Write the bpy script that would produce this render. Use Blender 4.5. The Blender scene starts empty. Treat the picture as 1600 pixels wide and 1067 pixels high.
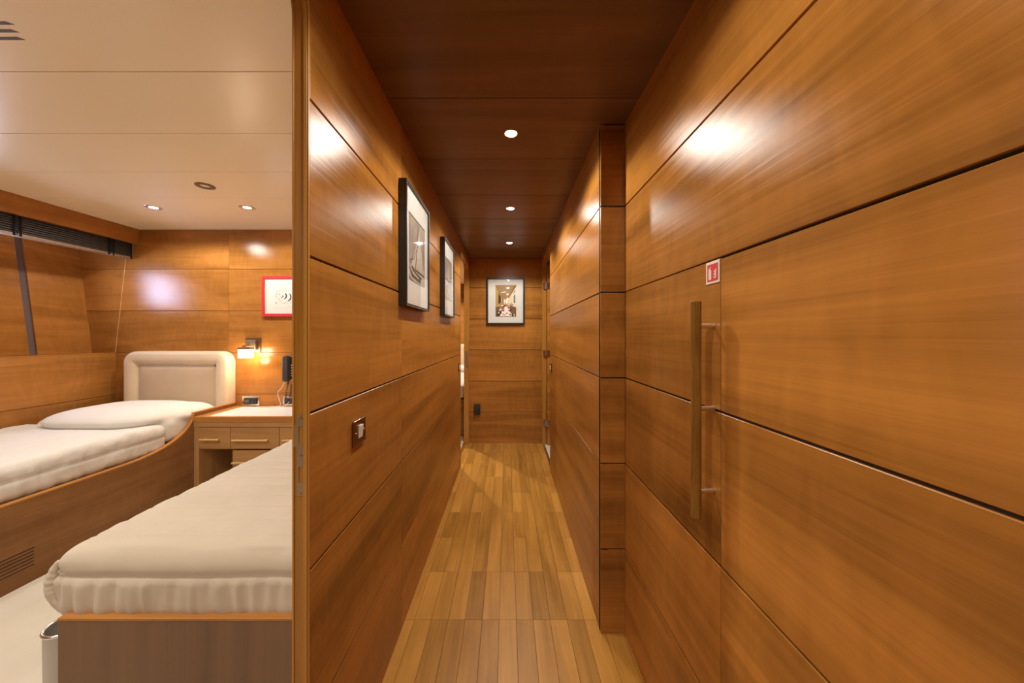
import bpy, math, random
from mathutils import Vector, noise
random.seed(7)
S = bpy.context.scene
C = S.collection
PI = math.pi
CAM = 1.248                      # eye height above the corridor floor
def z_(v): return CAM + v

# ------------------------------------------------------------------ materials
def new_mat(name):
    m = bpy.data.materials.new(name); m.use_nodes = True
    nt = m.node_tree
    for n in list(nt.nodes): nt.nodes.remove(n)
    out = nt.nodes.new('ShaderNodeOutputMaterial')
    b = nt.nodes.new('ShaderNodeBsdfPrincipled')
    nt.links.new(b.outputs[0], out.inputs[0])
    return m, nt, b
def N(nt, t, **kw):
    n = nt.nodes.new(t)
    for k, v in kw.items(): setattr(n, k, v)
    return n
def plain(name, col, rough=.5, metal=0, coat=0, emit=None, estr=0, noise_amt=0, nscale=40, bump=0, spec=.5):
    m, nt, b = new_mat(name)
    b.inputs['Base Color'].default_value = (*col, 1)
    b.inputs['Roughness'].default_value = rough
    b.inputs['Metallic'].default_value = metal
    b.inputs['Coat Weight'].default_value = coat
    b.inputs['Specular IOR Level'].default_value = spec
    if emit:
        b.inputs['Emission Color'].default_value = (*emit, 1)
        b.inputs['Emission Strength'].default_value = estr
    if noise_amt or bump:
        tc = N(nt, 'ShaderNodeTexCoord')
        no = N(nt, 'ShaderNodeTexNoise'); no.inputs['Scale'].default_value = nscale
        no.inputs['Detail'].default_value = 4
        nt.links.new(tc.outputs['Object'], no.inputs['Vector'])
        if noise_amt:
            mx = N(nt, 'ShaderNodeMix', data_type='RGBA')
            mx.inputs[6].default_value = (*[c*(1-noise_amt) for c in col], 1)
            mx.inputs[7].default_value = (*[min(1, c*(1+noise_amt)) for c in col], 1)
            nt.links.new(no.outputs[0], mx.inputs[0]); nt.links.new(mx.outputs[2], b.inputs['Base Color'])
        if bump:
            bp = N(nt, 'ShaderNodeBump'); bp.inputs['Strength'].default_value = bump
            bp.inputs['Distance'].default_value = .002
            nt.links.new(no.outputs[0], bp.inputs['Height']); nt.links.new(bp.outputs[0], b.inputs['Normal'])
    return m
def srgb(r, g, b):
    f = lambda c: (c/255/12.92) if c/255 <= .04045 else ((c/255+.055)/1.055)**2.4
    return (f(r), f(g), f(b))
def wood(name, dark, light, rough=.27, fine=(2.2, 60), broad=(.7, 7), figure=.25, rndamt=.22, coat=.0, spec=.5, streak=.45):
    """veneer: grain runs along the u of the UV map; 'rnd' (per face) shifts and tints each board"""
    m, nt, b = new_mat(name)
    uv = N(nt, 'ShaderNodeUVMap')
    at = N(nt, 'ShaderNodeAttribute'); at.attribute_name = 'rnd'
    mul = N(nt, 'ShaderNodeVectorMath', operation='SCALE'); mul.inputs[0].default_value = (13.7, 7.3, 31.0)
    nt.links.new(at.outputs['Fac'], mul.inputs['Scale'])
    add = N(nt, 'ShaderNodeVectorMath', operation='ADD')
    nt.links.new(uv.outputs[0], add.inputs[0]); nt.links.new(mul.outputs[0], add.inputs[1])
    def nz(su, sv, det, rgh=.5, dist=0):
        sc = N(nt, 'ShaderNodeVectorMath', operation='MULTIPLY'); sc.inputs[1].default_value = (su, sv, 1)
        nt.links.new(add.outputs[0], sc.inputs[0])
        no = N(nt, 'ShaderNodeTexNoise'); no.inputs['Scale'].default_value = 1
        no.inputs['Detail'].default_value = det; no.inputs['Roughness'].default_value = rgh
        no.inputs['Distortion'].default_value = dist
        nt.links.new(sc.outputs[0], no.inputs['Vector'])
        return no.outputs[0]
    f1 = nz(fine[0], fine[1], 4, .6, .3)
    f2 = nz(broad[0], broad[1], 3, .5, .8)
    f3 = nz(9, 3.0, 2, .5, 2.5)
    f4 = nz(fine[0]*3, fine[1]*5, 2, .5)
    def M(op, a, bb):
        n = N(nt, 'ShaderNodeMath', operation=op)
        for i, s in enumerate((a, bb)):
            if isinstance(s, (int, float)): n.inputs[i].default_value = s
            else: nt.links.new(s, n.inputs[i])
        return n.outputs[0]
    def cen(s, k): return M('MULTIPLY', M('SUBTRACT', s, .5), k)
    t = M('ADD', cen(f1, streak*1.6), cen(f2, 1.5))
    t = M('ADD', t, cen(f3, figure)); t = M('ADD', t, cen(f4, .25))
    t = M('ADD', t, cen(at.outputs['Fac'], rndamt*2)); t = M('ADD', t, .5)
    mx = N(nt, 'ShaderNodeMix', data_type='RGBA'); mx.clamp_factor = True
    mx.inputs[6].default_value = (*dark, 1); mx.inputs[7].default_value = (*light, 1)
    nt.links.new(t, mx.inputs[0])
    rr = M('ADD', M('MULTIPLY', f1, .10), rough-.05)
    bp = N(nt, 'ShaderNodeBump'); bp.inputs['Strength'].default_value = .38; bp.inputs['Distance'].default_value = .0006
    nt.links.new(f1, bp.inputs['Height'])
    # satin lacquer: diffuse veneer under a soft-edged gloss that grows towards grazing angles
    df = N(nt, 'ShaderNodeBsdfDiffuse'); gl = N(nt, 'ShaderNodeBsdfGlossy'); gl.distribution = 'BECKMANN'
    mxs = N(nt, 'ShaderNodeMixShader'); lw = N(nt, 'ShaderNodeLayerWeight'); lw.inputs[0].default_value = .5
    nt.links.new(mx.outputs[2], df.inputs['Color']); gl.inputs['Color'].default_value = (1, 1, 1, 1)
    nt.links.new(rr, gl.inputs['Roughness'])
    nt.links.new(bp.outputs[0], df.inputs['Normal']); nt.links.new(bp.outputs[0], gl.inputs['Normal'])
    fac = M('ADD', M('MULTIPLY', M('POWER', lw.outputs['Facing'], 5), .5), spec*.04)
    nt.links.new(fac, mxs.inputs[0]); nt.links.new(df.outputs[0], mxs.inputs[1]); nt.links.new(gl.outputs[0], mxs.inputs[2])
    out = [n for n in nt.nodes if n.type == 'OUTPUT_MATERIAL'][0]
    nt.links.new(mxs.outputs[0], out.inputs[0]); nt.nodes.remove(b)
    return m
def cloth(name, a, bb, wscale=900, bump=.25, rough=.9):
    m, nt, b = new_mat(name)
    tc = N(nt, 'ShaderNodeTexCoord')
    n1 = N(nt, 'ShaderNodeTexNoise'); n1.inputs['Scale'].default_value = 6; n1.inputs['Detail'].default_value = 5
    n2 = N(nt, 'ShaderNodeTexNoise'); n2.inputs['Scale'].default_value = wscale; n2.inputs['Detail'].default_value = 2
    for n in (n1, n2): nt.links.new(tc.outputs['Object'], n.inputs['Vector'])
    mx = N(nt, 'ShaderNodeMix', data_type='RGBA'); mx.inputs[6].default_value = (*a, 1); mx.inputs[7].default_value = (*bb, 1)
    nt.links.new(n1.outputs[0], mx.inputs[0]); nt.links.new(mx.outputs[2], b.inputs['Base Color'])
    bp = N(nt, 'ShaderNodeBump'); bp.inputs['Strength'].default_value = bump; bp.inputs['Distance'].default_value = .001
    nt.links.new(n2.outputs[0], bp.inputs['Height']); nt.links.new(bp.outputs[0], b.inputs['Normal'])
    b.inputs['Roughness'].default_value = rough; b.inputs['Sheen Weight'].default_value = .2
    return m
def glass_mat():
    m = bpy.data.materials.new('glazing'); m.use_nodes = True
    nt = m.node_tree
    for n in list(nt.nodes): nt.nodes.remove(n)
    out = N(nt, 'ShaderNodeOutputMaterial'); mx = N(nt, 'ShaderNodeMixShader')
    geo = N(nt, 'ShaderNodeNewGeometry'); dot = N(nt, 'ShaderNodeVectorMath', operation='DOT_PRODUCT')
    nt.links.new(geo.outputs['Normal'], dot.inputs[0]); nt.links.new(geo.outputs['Incoming'], dot.inputs[1])
    ab = N(nt, 'ShaderNodeMath', operation='ABSOLUTE'); nt.links.new(dot.outputs['Value'], ab.inputs[0])
    om = N(nt, 'ShaderNodeMath', operation='SUBTRACT'); om.inputs[0].default_value = 1; nt.links.new(ab.outputs[0], om.inputs[1])
    pw_ = N(nt, 'ShaderNodeMath', operation='POWER'); nt.links.new(om.outputs[0], pw_.inputs[0]); pw_.inputs[1].default_value = 5
    fr = N(nt, 'ShaderNodeMath', operation='MULTIPLY_ADD'); nt.links.new(pw_.outputs[0], fr.inputs[0]); fr.inputs[1].default_value = .92; fr.inputs[2].default_value = .08
    tr = N(nt, 'ShaderNodeBsdfTransparent'); gl = N(nt, 'ShaderNodeBsdfGlossy'); gl.inputs['Roughness'].default_value = .04
    nt.links.new(fr.outputs[0], mx.inputs[0]); nt.links.new(tr.outputs[0], mx.inputs[1]); nt.links.new(gl.outputs[0], mx.inputs[2])
    nt.links.new(mx.outputs[0], out.inputs[0])
    return m
W_PANEL = wood('cherry_veneer', (.185, .072, .013), (.53, .218, .042), rough=.31, fine=(1.6, 75), broad=(.7, 7), figure=.4, rndamt=.13, streak=.36, spec=.6)
W_FAR   = wood('cherry_veneer_cabin', (.20, .076, .014), (.50, .205, .046), rough=.24, fine=(1.6, 60), broad=(.9, 6), figure=.35, rndamt=.12, streak=.25, spec=.7)
W_CEIL  = wood('shaded_ceiling_veneer', (.125, .062, .030), (.235, .118, .056), rough=.34, fine=(1.4, 60), broad=(.6, 6), figure=.2, rndamt=.08, streak=.3)  # same wood as the walls; the ceiling's lack of light is in this darker colour
W_FLOOR = wood('teak_floor', (.30, .135, .022), (.60, .290, .058), rough=.36, fine=(3, 55), broad=(1.2, 9), figure=.2, rndamt=.26, streak=.5, coat=.3)
W_JAMB  = wood('jamb_wood', (.32, .135, .02), (.52, .25, .05), rough=.35, fine=(3, 120), broad=(1, 20), figure=.1, rndamt=.3)
W_DESK  = wood('desk_wood', (.35, .175, .06), (.52, .285, .11), rough=.4, fine=(3, 90), broad=(1, 14), figure=.25, rndamt=.12)
W_BED   = wood('bed_side_wood', (.19, .085, .028), (.33, .155, .055), rough=.36, fine=(2, 60), broad=(.8, 7), figure=.5, rndamt=.1)
W_FOOT  = wood('footboard_wood', (.155, .087, .046), (.235, .138, .075), rough=.42, fine=(2, 70), broad=(.6, 10), figure=.15, rndamt=.1, streak=.25)
W_EDGE  = wood('bed_edge_wood', (.32, .13, .03), (.52, .23, .06), rough=.3, fine=(3, 90), broad=(1, 14))
W_BAR   = wood('handle_wood', (.17, .075, .012), (.40, .20, .038), rough=.42, fine=(9, 160), broad=(4, 40), figure=.3, rndamt=.1, streak=.8)
W_LIGHT = wood('drawer_pull_wood', (.50, .29, .10), (.66, .42, .17), rough=.4, fine=(6, 120), broad=(3, 30))
GAP    = plain('groove_shadow_gap', (.02, .013, .008), .6)
CREAM  = plain('cream_ceiling_lacquer', (.92, .81, .58), .28, spec=.5, noise_amt=.02, nscale=3)
CREAM_GAP = plain('ceiling_joint', (.33, .22, .12), .6)
CARPET = cloth('cream_carpet', (.60, .54, .43), (.72, .66, .54), 350, 1.0, .98)
QUILT  = cloth('beige_linen_quilt', (.51, .43, .325), (.59, .505, .39), 1100, .3)
LINEN  = cloth('white_linen', (.66, .62, .55), (.74, .70, .63), 1100, .25)
LEATHER= cloth('beige_suede', (.58, .43, .26), (.72, .56, .37), 300, .12, .55)
LEATHER2= cloth('tan_suede', (.45, .31, .18), (.56, .41, .25), 300, .12, .6)
PIPING = cloth('piping_suede', (.62, .46, .29), (.66, .5, .33), 300, .1, .6)
CHROME = plain('chrome', (.75, .73, .70), .18, 1)
STEEL  = plain('satin_steel', (.80, .74, .64), .28, 1)
BRASS  = plain('aged_bronze', (.30, .20, .11), .35, .9)
PLATE  = plain('strike_plate_metal', (.38, .28, .17), .4, .8)
BLACK  = plain('black_plastic', (.022, .021, .02), .35)
BLACKF = plain('black_frame', (.022, .02, .018), .38)
GREYR  = plain('grey_frame_edge', (.20, .18, .16), .35, .4)
SOFTBLK= plain('soft_black', (.03, .028, .027), .5)
MAT    = plain('mat_board', (.72, .70, .65), .8)
WHITE  = plain('white_plastic', (.75, .71, .62), .4)
WHITETOP = plain('white_laminate', (.78, .78, .76), .22)
RED    = plain('red_lacquer', (.62, .03, .035), .3)
SIGNW  = plain('sign_white', (.80, .74, .60), .45)
SIGNR  = plain('sign_red', (.66, .03, .045), .4)
BLIND  = plain('dark_blind_slats', (.035, .025, .018), .7)
BLKT   = plain('dark_tape', (.012, .009, .007), .9, spec=.1)
RAIL   = plain('blind_rail', (.21, .13, .075), .45)
MULL   = plain('grey_mullion', (.11, .082, .085), .4, spec=.6)
BLACKCORD = plain('black_cord', (.03, .03, .03), .5)
WHITECORD = plain('white_cord', (.72, .66, .58), .5)
LENS   = plain('lit_lens', (1, 1, 1), .3, emit=(1, .95, .88), estr=200)
SCONCE = plain('lit_glass', (1, 1, 1), .3, emit=(1, .78, .56), estr=34)
FROST  = plain('frosted_lens_off', (.75, .68, .58), .3)
GLASS  = glass_mat()
BINC   = plain('pale_grey_bin', (.50, .46, .40), .5)

# ------------------------------------------------------------------ mesh builder
class MB:
    def __init__(s): s.v = []; s.f = []; s.m = []; s.uv = []; s.r = []
    def face(s, pts, m=0, uvs=None, rnd=.5, g=0):
        i = len(s.v); s.v += [tuple(p) for p in pts]; s.f.append(tuple(range(i, i+len(pts))))
        s.m.append(m); s.r.append(rnd)
        if uvs is None:
            n = Vector((0, 0, 0)); P = [Vector(p) for p in pts]
            for a in range(len(P)): n += P[a].cross(P[(a+1) % len(P)])
            ax = max(range(3), key=lambda k: abs(n[k])); tg = [k for k in range(3) if k != ax]
            u = g if g in tg else tg[0]; v = tg[0] if tg[1] == u else tg[1]
            uvs = [(p[u], p[v]) for p in P]
        s.uv.append(uvs)
    def raw(s, verts, faces, m=0, rnd=.5, g=0):
        """shared-vertex patch for smooth shading"""
        i0 = len(s.v); s.v += [tuple(p) for p in verts]
        for fc in faces:
            s.f.append(tuple(i0+k for k in fc)); s.m.append(m); s.r.append(rnd)
            P = [Vector(verts[k]) for k in fc]; n = Vector((0, 0, 0))
            for a in range(len(P)): n += P[a].cross(P[(a+1) % len(P)])
            ax = max(range(3), key=lambda k: abs(n[k])); tg = [k for k in range(3) if k != ax]
            u = g if g in tg else tg[0]; v = tg[0] if tg[1] == u else tg[1]
            s.uv.append([(p[u], p[v]) for p in P])
    def box(s, x0, x1, y0, y1, z0, z1, m=0, rnd=.5, g=0):
        P = [(x0,y0,z0),(x1,y0,z0),(x1,y1,z0),(x0,y1,z0),(x0,y0,z1),(x1,y0,z1),(x1,y1,z1),(x0,y1,z1)]
        s.raw(P, [(0,3,2,1),(4,5,6,7),(0,1,5,4),(1,2,6,5),(2,3,7,6),(3,0,4,7)], m, rnd, g)
    def hexa(s, P, m=0, rnd=.5, g=0):
        s.raw(P, [(0,3,2,1),(4,5,6,7),(0,1,5,4),(1,2,6,5),(2,3,7,6),(3,0,4,7)], m, rnd, g)
    def prism(s, poly, axis, a, b, m=0, rnd=.5, g=0):
        """poly: 2D points in the two other axes (in order), extruded from a to b along axis"""
        o = [k for k in range(3) if k != axis]
        def P(q, w):
            r = [0, 0, 0]; r[axis] = w; r[o[0]] = q[0]; r[o[1]] = q[1]; return tuple(r)
        n = len(poly); V = [P(q, a) for q in poly]+[P(q, b) for q in poly]
        area = sum(poly[i][0]*poly[(i+1) % n][1]-poly[(i+1) % n][0]*poly[i][1] for i in range(n))
        flip = (area > 0) != (axis == 1)
        F = [tuple(range(n)), tuple(range(2*n-1, n-1, -1))]+[(i, n+i, n+(i+1) % n, (i+1) % n) for i in range(n)]
        if flip == (b > a): F = [tuple(reversed(f)) for f in F]
        s.raw(V, F, m, rnd, g)
    def tube(s, path, r, n=12, m=0, g=2, cap=True, rnd=.5, closed=False):
        P = [Vector(p) for p in path]; k = len(P); V = []; 
        rr = r if isinstance(r, (list, tuple)) else [r]*k
        up = None
        for i in range(k):
            if closed: d = (P[(i+1) % k]-P[i-1])
            else: d = P[min(i+1, k-1)]-P[max(i-1, 0)]
            d = d.normalized()
            if up is None: up = Vector((0, 0, 1)) if abs(d.z) < .9 else Vector((0, 1, 0))
            a = d.cross(up).normalized(); b = a.cross(d).normalized(); up = b
            for j in range(n):
                t = 2*PI*j/n; V.append(P[i]+(a*math.cos(t)+b*math.sin(t))*rr[i])
        F = []
        for i in range(k if closed else k-1):
            i2 = (i+1) % k
            for j in range(n): F.append((i*n+j, i*n+(j+1) % n, i2*n+(j+1) % n, i2*n+j))
        if cap and not closed: F += [tuple(range(n-1, -1, -1)), tuple((k-1)*n+j for j in range(n))]
        F = [tuple(reversed(f)) for f in F]
        s.raw(V, F, m, rnd, g)
    def lathe(s, c, prof, n=32, axis=2, m=0):
        V = []; k = len(prof)
        for (r, h) in prof:
            for j in range(n):
                t = 2*PI*j/n; q = [0, 0, 0]
                o = [a for a in range(3) if a != axis]
                q[axis] = h; q[o[0]] = r*math.cos(t); q[o[1]] = r*math.sin(t)
                V.append((c[0]+q[0], c[1]+q[1], c[2]+q[2]))
        F = [(i*n+j, i*n+(j+1) % n, (i+1)*n+(j+1) % n, (i+1)*n+j) for i in range(k-1) for j in range(n)]
        s.raw(V, F, m)
    def build(s, name, mats, parent=None, smooth=False, bevel=0, seg=2, autosmooth=None, fix=True):
        me = bpy.data.meshes.new(name)
        off = Vector((0, 0, 0))
        if parent is not None and 'org' in parent.keys(): off = Vector(parent['org'])
        me.from_pydata([Vector(p)-off for p in s.v], [], s.f)
        ul = me.uv_layers.new(name='UVMap')
        at = me.attributes.new('rnd', 'FLOAT', 'FACE')
        li = 0
        for p in me.polygons:
            p.material_index = s.m[p.index]; p.use_smooth = smooth
            at.data[p.index].value = s.r[p.index]
            for k, l in enumerate(p.loop_indices): ul.data[l].uv = s.uv[p.index][k]
        if not isinstance(mats, (list, tuple)): mats = [mats]
        for m in mats: me.materials.append(m)
        me.update()
        if fix:
            import bmesh
            bm = bmesh.new(); bm.from_mesh(me)
            bmesh.ops.recalc_face_normals(bm, faces=bm.faces); bm.to_mesh(me); bm.free()
        o = bpy.data.objects.new(name, me); C.objects.link(o)
        if parent is not None:
            o.parent = parent
            if 'org' in parent.keys(): o['org'] = tuple(parent['org'])
        if bevel:
            b = o.modifiers.new('Bevel', 'BEVEL'); b.width = bevel; b.segments = seg; b.limit_method = 'ANGLE'
            b.angle_limit = math.radians(40)
            b.harden_normals = False
        if autosmooth and smooth: me.set_sharp_from_angle(angle=math.radians(autosmooth))
        return o
def tag(o, label, cat=None, group=None, kind=None):
    if label: o['label'] = label
    if cat: o['category'] = cat
    if group: o['group'] = group
    if kind: o['kind'] = kind
    return o
def thing(name, loc, label, cat, group=None, rz=0, org=None):
    """Empty at a thing's base. Parts are written in world coordinates if org is given, else in the thing's own."""
    o = bpy.data.objects.new(name, None); C.objects.link(o)
    o.location = loc; o.rotation_euler = (0, 0, rz); o.empty_display_size = .05
    if org is None: pass
    else: o['org'] = tuple(org)
    return tag(o, label, cat, group)
def wthing(name, loc, label, cat, group=None): return thing(name, loc, label, cat, group, 0, loc)
def cushion(mb, lo, hi, r, step, disp=None, m=0):
    L = [hi[i]-lo[i] for i in range(3)]; n = [max(3, round(L[i]/step)) for i in range(3)]
    idx = {}; V = []; F = []
    def vid(i, j, k):
        key = (i, j, k)
        if key in idx: return idx[key]
        p = Vector([lo[a]+L[a]*q/n[a] for a, q in enumerate(key)])
        inn = Vector([min(max(p[a], lo[a]+r), hi[a]-r) for a in range(3)])
        d = (p-inn)
        if d.length < 1e-9: d = Vector((0, 0, 1))
        d.normalize(); q = inn+d*r
        if disp: q = q+disp(q, d)
        V.append(q); idx[key] = len(V)-1; return idx[key]
    for a in range(3):
        b, c = (a+1) % 3, (a+2) % 3
        for side in (0, n[a]):
            for i in range(n[b]):
                for j in range(n[c]):
                    def K(p, q):
                        t = [0, 0, 0]; t[a] = side; t[b] = p; t[c] = q; return vid(*t)
                    f = (K(i, j), K(i+1, j), K(i+1, j+1), K(i, j+1))
                    F.append(f if side else tuple(reversed(f)))
    mb.raw(V, F, m)
def panels(mb, p0, p1, zs, joints, t=.02, side=1, gap=.0055, m=0, mg=1, rows=None, back=True, seed=0):
    """grooved panelling from p0 to p1 (XY), depth t to the 'side' (left = 1), z edges zs"""
    a = Vector((p0[0], p0[1])); b = Vector((p1[0], p1[1])); L = (b-a).length; d = (b-a)/L
    nrm = Vector((-d.y, d.x))*side
    js = [0]+sorted(joints)+[L]
    rs = random.Random(seed+int(abs(p0[0])*1000+abs(p0[1])*77))
    def P(s, dep, z): q = a+d*s+nrm*dep; return (q.x, q.y, z)
    for i in range(len(js)-1):
        for k in range(len(zs)-1):
            if rows and k not in rows: continue
            s0 = js[i]+(.0006 if i else 0); s1 = js[i+1]-(.0006 if i < len(js)-2 else 0)
            z0 = zs[k]+(gap/2 if k else 0); z1 = zs[k+1]-(gap/2 if k < len(zs)-2 else 0)
            V = [P(s0,0,z0),P(s1,0,z0),P(s1,t,z0),P(s0,t,z0),P(s0,0,z1),P(s1,0,z1),P(s1,t,z1),P(s0,t,z1)]
            i0 = len(mb.v); mb.v += V; rr = rs.random()
            for fc in [(0,3,2,1),(4,5,6,7),(0,1,5,4),(1,2,6,5),(2,3,7,6),(3,0,4,7)]:
                mb.f.append(tuple(i0+q for q in fc)); mb.m.append(m); mb.r.append(rr)
                S_ = {0:(s0,z0),1:(s1,z0),2:(s1,z0-t),3:(s0,z0-t),4:(s0,z1),5:(s1,z1),6:(s1,z1+t),7:(s0,z1+t)}
                mb.uv.append([S_[q] for q in fc])
    if back:
        z0, z1 = zs[0], zs[-1]
        V = [P(0,.006,z0),P(L,.006,z0),P(L,t+.01,z0),P(0,t+.01,z0),P(0,.006,z1),P(L,.006,z1),P(L,t+.01,z1),P(0,t+.01,z1)]
        if rows: 
            z0 = zs[min(rows)]; z1 = zs[max(rows)+1]
            V = [(v[0], v[1], z0 if i < 4 else z1) for i, v in enumerate(V)]
        mb.hexa(V, mg)

# ------------------------------------------------------------------ geometry numbers (metres)
CEIL = z_(.886)
GZ = [0.0, z_(-.895), z_(-.537), z_(-.178), z_(.180), z_(.540), CEIL]
FLOORC = .038                    # cabin carpet level
CEILC = z_(.913)
GZC = [FLOORC, z_(-.87), z_(-.509), z_(-.146), z_(.2115), z_(.572), CEILC]
YE = 4.0                         # corridor end wall
YF = 2.98                        # cabin far wall
YB = -1.9                        # behind the camera
XL = lambda y: -.4535+.0045*y    # corridor left wall surface
XRN = lambda y: .5000-.0050*y    # near right wall
XRF = lambda y: .388+.0035*y     # far right wall
YC = 1.447                       # step in the right wall

# ---- corridor floor: teak boards
mb = MB()
rs = random.Random(3)
k0 = -8
for k in range(-9, 8):
    x0 = .041+.0745*k; x1 = x0+.0745
    if x1 < -.49 or x0 > .51: continue
    x0c, x1c = max(x0, -.487), min(x1, .505)
    y = YB; row = round((YB-1.518)/.308)
    cuts = [YB]
    r = row
    while True:
        r += 1; yy = 1.518+.308*r
        if yy > YE: break
        if r == 0 or rs.random() < .55: cuts.append(yy)
    cuts.append(YE+.01)
    for a, b in zip(cuts[:-1], cuts[1:]):
        rr = rs.random()
        mb.box(x0c+.0005, x1c-.0005, a+.0005, b-.0005, -.02, 0, 0, rr, 1)
mb.box(-.487, .505, YB, YE+.01, -.04, -.003, 1)
tag(mb.build('floor', [W_FLOOR, plain('board_joint', (.09, .035, .01), .6)], bevel=.0008, seg=1), 'narrow teak boards running down the corridor', kind='structure')

# ---- corridor ceiling
mb = MB()
ys = [YB]+[1.291+.4445*k for k in range(-7, 7)]+[YE+.02]
ys = sorted(y for y in ys if YB <= y <= YE+.02)
rs = random.Random(5)
for a, b in zip(ys[:-1], ys[1:]):
    if b-a < .01: continue
    mb.box(-.49, .53, a+.002, b-.002, CEIL, CEIL+.02, 0, rs.random(), 0)
mb.box(-.49, .53, YB, YE+.02, CEIL+.006, CEIL+.03, 1)
tag(mb.build('ceiling', [W_CEIL, GAP], bevel=.001, seg=1), 'wood ceiling panels over the corridor, their shade put into the colour', kind='structure')

# ---- left corridor wall
Y0 = .790; YL1 = 3.25; YL2 = 3.955
mb = MB()
j = (1.469-Y0)
panels(mb, (XL(Y0), Y0), (XL(YL1), YL1), GZ, [j], t=.012, side=1, seed=1)
# core, and the cabin side of the wall
mb.hexa([(-.487,Y0,0),(XL(Y0)-.010,Y0,0),(XL(YL1)-.010,YL1,0),(-.487,YL1,0),(-.487,Y0,CEILC),(XL(Y0)-.010,Y0,CEILC),(XL(YL1)-.010,YL1,CEILC),(-.487,YL1,CEILC)], 0, .4, 1)
# panel above the far doorway, and the wall behind the camera
mb.box(-.487, XL(3.6), YL1, YL2, z_(.80), CEIL, 0, .5, 1)
mb.box(-.487, XL(4), YL2+.01, YE+.02, 0, CEIL, 0, .5, 1)
mb.box(-.487, XL(0), YB, .05, 0, CEILC, 0, .5, 1)
mb.box(-.487, XL(0)+.001, .05, .79, CEIL-.002, CEILC, 0, .5, 1)
WL = tag(mb.build('wall_left', [W_PANEL, GAP], bevel=.0012, seg=1), 'glossy cherry veneer wall with two framed photographs, left of the corridor', kind='structure')

# ---- right corridor wall (near part, step, far part)
YD = .801                        # cupboard door joint
mb = MB()
pn = lambda y: (XRN(y), y)
panels(mb, pn(YB), pn(YD), GZ, [1.0], t=.02, side=-1, seed=2, rows=[0, 1, 2, 3])
panels(mb, pn(YB), pn(YC), GZ, [1.0], t=.02, side=-1, seed=4, rows=[4, 5])
mb.hexa([(XRN(YD)+.022,YD,0),(.56,YD,0),(.56,YC,0),(XRN(YC)+.022,YC,0),(XRN(YD)+.022,YD,GZ[4]),(.56,YD,GZ[4]),(.56,YC,GZ[4]),(XRN(YC)+.022,YC,GZ[4])], 1)
tag(mb.build('wall_right', [W_PANEL, GAP], bevel=.0012, seg=1), 'near right corridor wall of wide cherry veneer panels with dark shadow gaps', kind='structure')
YR1 = 3.20
mb = MB()
panels(mb, (XRF(YC), YC), (.56, YC), GZ[:-1]+[CEIL-.006], [], t=.02, side=1, seed=9)
panels(mb, (XRF(YC), YC+.001), (XRF(YR1), YR1), GZ, [], t=.02, side=-1, seed=6)
mb.box(.44, .56, YC+.03, YR1-.001, 0, CEIL, 0, .5, 1)
mb.box(XRF(YR1), .46, YR1, YE, z_(.82), CEIL, 0, .55, 1)
tag(mb.build('wall_right_far', [W_PANEL, GAP], bevel=.0012, seg=1), 'projecting far part of the right corridor wall, stepped forward', kind='structure')

# cupboard door with long wooden bar handle
mb = MB()
panels(mb, pn(YD+.0015), pn(YC-.001), GZ[:5], [], t=.02, side=-1, seed=12)
door = tag(mb.build('door_1', [W_PANEL, GAP], bevel=.0012, seg=1), 'flush cherry veneer cupboard door with a long wooden bar handle', kind='structure')
yh = .829; xb = .4537; xw = XRN(yh)
mb = MB()
mb.tube([(xb, yh, z_(-.436)), (xb, yh, z_(.0814))], .0115, 24, g=2)
bar = mb.build('door_handle', [W_BAR], door, smooth=True, autosmooth=40, bevel=.001)
bar['label'] = 'long round dark golden wooden bar handle'
for zz in (.0226, -.1747, -.3724):
    mb = MB(); mb.tube([(xb+.009, yh, z_(zz)), (xw+.001, yh, z_(zz))], .006, 16, g=0)
    q = mb.build('handle_post', [STEEL], bar, smooth=True, autosmooth=40); q['label'] = 'satin metal post holding the bar'

# ---- end wall
mb = MB()
panels(mb, (-.475, YE), (.47, YE), [0, z_(-.889), z_(-.531), z_(-.169), z_(.190), z_(.553), CEIL], [], t=.02, side=1, seed=21)
mb.box(-.487, .56, YE+.03, YE+.06, 0, CEIL+.02, 0, .5, 0)
tag(mb.build('wall_back', [W_PANEL, GAP], bevel=.0012, seg=1), 'cherry veneer end wall of the corridor behind a framed colour photograph', kind='structure')
mb = MB(); mb.box(-.70, .56, YB-.03, YB, 0, CEILC, 0, .5, 0)
tag(mb.build('wall_front', [W_PANEL]), 'wood wall closing the corridor behind the camera', kind='structure')

# ---- near doorway jamb (rounded top corner) with strike plate
def jamb_poly(y, zt, r, back, ylo=.05):
    P = [(back, 0), (back, CEIL-.001), (ylo, CEIL-.001), (ylo, zt)]
    for i in range(0, 11):
        a = PI/2*(1-i/10.0); P.append((y-r+r*math.cos(a), zt-r+r*math.sin(a)))
    P.append((y, 0))
    return P
mb = MB()
mb.prism(jamb_poly(.783, z_(.84), .12, .7895), 0, -.4870, -.4830, 0, .8, 2)
mb.prism(jamb_poly(.7855, z_(.843), .122, .7895), 0, -.4830, -.4615, 0, .15, 2)
mb.prism(jamb_poly(.783, z_(.84), .12, .7895), 0, -.4615, -.4530, 0, .75, 2)
mb.prism(jamb_poly(.7845, z_(.8415), .121, .7895), 0, -.4530, -.4515, 0, .3, 2)
mb.prism(jamb_poly(.783, z_(.84), .12, .7895), 0, -.4515, -.4495, 0, .7, 2)
jamb = tag(mb.build('trim_1', [W_JAMB], bevel=.0006, seg=1), 'vertical wooden jamb of the near cabin doorway with a rounded top corner', kind='structure')
mb = MB()                        # strike plate, built as strips round its two openings
px = lambda x: (x-792)/689.7
pz = lambda y: z_((524-y)/689.7)
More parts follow.
